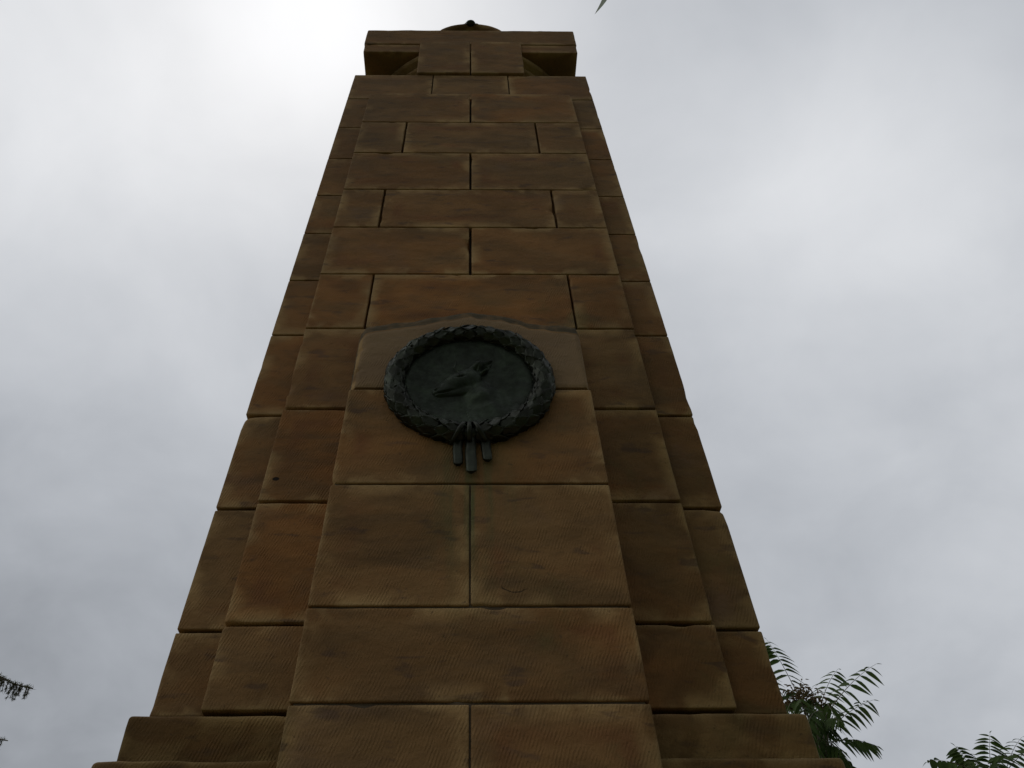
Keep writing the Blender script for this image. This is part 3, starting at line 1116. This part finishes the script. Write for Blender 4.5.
# --- deodar cedar on the left: drooping sprays on level boughs
def cedar():
    YC = 3.2
    base_ = Vector((-6.1, 3.4, 0))
    t = empty('cedar_tree', base_, 'evergreen tree with drooping needle sprays reaching in at the left edge', 'tree')
    rg = random.Random(21)
    random.seed(4)
    tr, nd = Tube(), Tube()
    H = 8.6
    pts = [Vector((.05 * sin(i), .05 * cos(i * 1.7), H * i / 14)) for i in range(15)]
    tr.add(pts, [.17 * (1 - i / 14.6) for i in range(15)], 10)

    def spray(p, ln):
        # a hanging twig set with needle tufts
        q = p.copy(); path = [q.copy()]
        dx = Vector((rg.uniform(-.25, .25), rg.uniform(-.25, .25), -1)).normalized()
        for _ in range(6):
            q = q + dx * ln / 6; path.append(q.copy())
        tr.add(path, [.0035 - .0004 * i for i in range(7)], 4)
        for i in range(int(ln / .010)):
            c_ = path[0].lerp(path[-1], rg.random())
            for _ in range(4):
                d = Vector((rg.uniform(-1, 1), rg.uniform(-1, 1), rg.uniform(-.9, .5))).normalized()
                e = c_ + d * rg.uniform(.018, .032)
                s_ = d.cross(Vector((.3, .2, 1))).normalized() * .0030
                b0 = len(nd.v)
                nd.v += [c_ - s_, c_ + s_, e]
                nd.f.append((b0, b0 + 1, b0 + 2))

    def bough(p0, p1, sag, dens=24, ln=.22):
        n = 14
        path = curve(p0, p1, sag, n)
        path = [p + Vector((0, 0, .035 * sin(i_ * 1.3))) for i_, p in enumerate(path)]
        tr.add(path, [.028 * (1 - i / (n + .6)) + .0025 for i in range(n + 1)], 6)
        for k in range(dens):
            f_ = (.25 + .75 * k / dens) * n; i = min(n - 1, int(f_))
            q = path[i].lerp(path[i + 1], f_ - i)
            taper = 1 - .5 * (k / dens)
            sdv = Vector((rg.uniform(-1, 1), rg.uniform(-1, 1), 0)) * .10 * taper
            tr.add([q, q + sdv * .6, q + sdv], [.004, .003, .002], 4)
            spray(q + sdv * rg.random(), ln * taper * rg.uniform(.25, 1.3))
            spray(q, .09); spray(q + sdv * rg.random(), ln * taper * rg.uniform(.6, 1.2))
            # short upright tufts
            for _ in range(16):
                d = Vector((rg.uniform(-1, 1), rg.uniform(-1, 1), rg.uniform(-.2, 1))).normalized()
                c_ = q + Vector((rg.uniform(-.03, .03), rg.uniform(-.03, .03), 0))
                e = c_ + d * .03
                s_ = d.cross(Vector((.3, .2, 1))).normalized() * .0032
                b0 = len(nd.v); nd.v += [c_ - s_, c_ + s_, e]; nd.f.append((b0, b0 + 1, b0 + 2))
    tipA, tipB, tipC = atY(34, 686, YC), atY(9, 738, YC + .1), atY(11, 771, YC - .1)
    bough(Vector((0, 0, tipA.z + .15)), tipA - base_, .18, 64)
    bough(Vector((0, 0, tipB.z - .05)), tipB - base_, .16, 40)
    bough(Vector((0, 0, tipC.z - .25)), tipC - base_, .16, 40)
    for k in range(34):
        z = 1.8 + 6.2 * k / 34
        a = k * 2.4
        ln = (H - z) * .36 + .3
        if cos(a) > .2 and z > 3: ln = min(ln, 1.5)
        p1 = Vector((cos(a) * ln, sin(a) * ln, z - .1 + .1 * ln))
        bough(Vector((0, 0, z)), p1, .12, int(8 + ln * 8))
    tr.build('trunk', t, BARK)
    nd.build('crown', t, NEEDLE)


cedar()


# --- gum tree behind the camera; one hanging leaf tip dips into the top of the view
def gum():
    base_ = Vector((3.2, -8.5, 0))
    t = empty('gum_tree', base_, 'overhanging tree whose single narrow leaf tip dips in at the top', 'tree')
    rg = random.Random(8)
    random.seed(8)
    tr, lv = Tube(), Tube()
    pts = [Vector((-.12 * i + .1 * sin(i), .10 * i, .85 * i)) for i in range(9)]
    tr.add(pts, [.24 - .02 * i for i in range(9)], 10)
    tip = CAM + ray(594.5, 14.5) * 2.55        # where the leaf tip hangs
    up = tip + Vector((.05, -.09, .13))
    limb = [pts[7], pts[7].lerp(up - base_, .35) + Vector((0, 0, .7)), pts[7].lerp(up - base_, .7) + Vector((0, 0, .75)), up - base_ + Vector((.15, -.4, .55)), up - base_]
    tr.add(limb, [.09, .055, .03, .008, .003], 7)

    def gleaf(p, q, wd):
        d = (q - p); ln = d.length
        sd = d.cross(Vector((.2, 1, .1))).normalized()
        Lr = []
        for i in range(11):
            t_ = i / 10
            w_ = wd * (sin(pi * t_ ** .8) ** .9 if 0 < t_ < 1 else 0)
            c_ = p + d * t_ + sd * .12 * ln * sin(pi * t_)
            Lr.append((len(lv.v), len(lv.v) + 1)); lv.v += [c_ - sd * w_ / 2, c_ + sd * w_ / 2]
        for (a, b), (c_, e) in zip(Lr, Lr[1:]): lv.f.append((a, b, e, c_))
    gleaf(up - base_, tip - base_, .022)
    for hub, num, spread in [(limb[3], 4, .2), (limb[2], 160, .8), (limb[1], 260, 1.0), (pts[8], 400, 1.5), (pts[7], 200, 1.2)]:
        for _ in range(num):
            o_ = Vector((rg.gauss(0, 1), rg.gauss(0, 1), rg.gauss(0, .6))) * spread * .55
            if hub is limb[3]: o_ = Vector((rg.uniform(0, .1), -rg.uniform(.1, .3), rg.uniform(.1, .3)))
            p = hub + o_
            gleaf(p, p + Vector((rg.uniform(-.06, .06), rg.uniform(-.06, .06), -rg.uniform(.12, .18))), rg.uniform(.016, .024))
    tr.build('trunk', t, BARK)
    lv.build('crown', t, LEAF2)


gum()
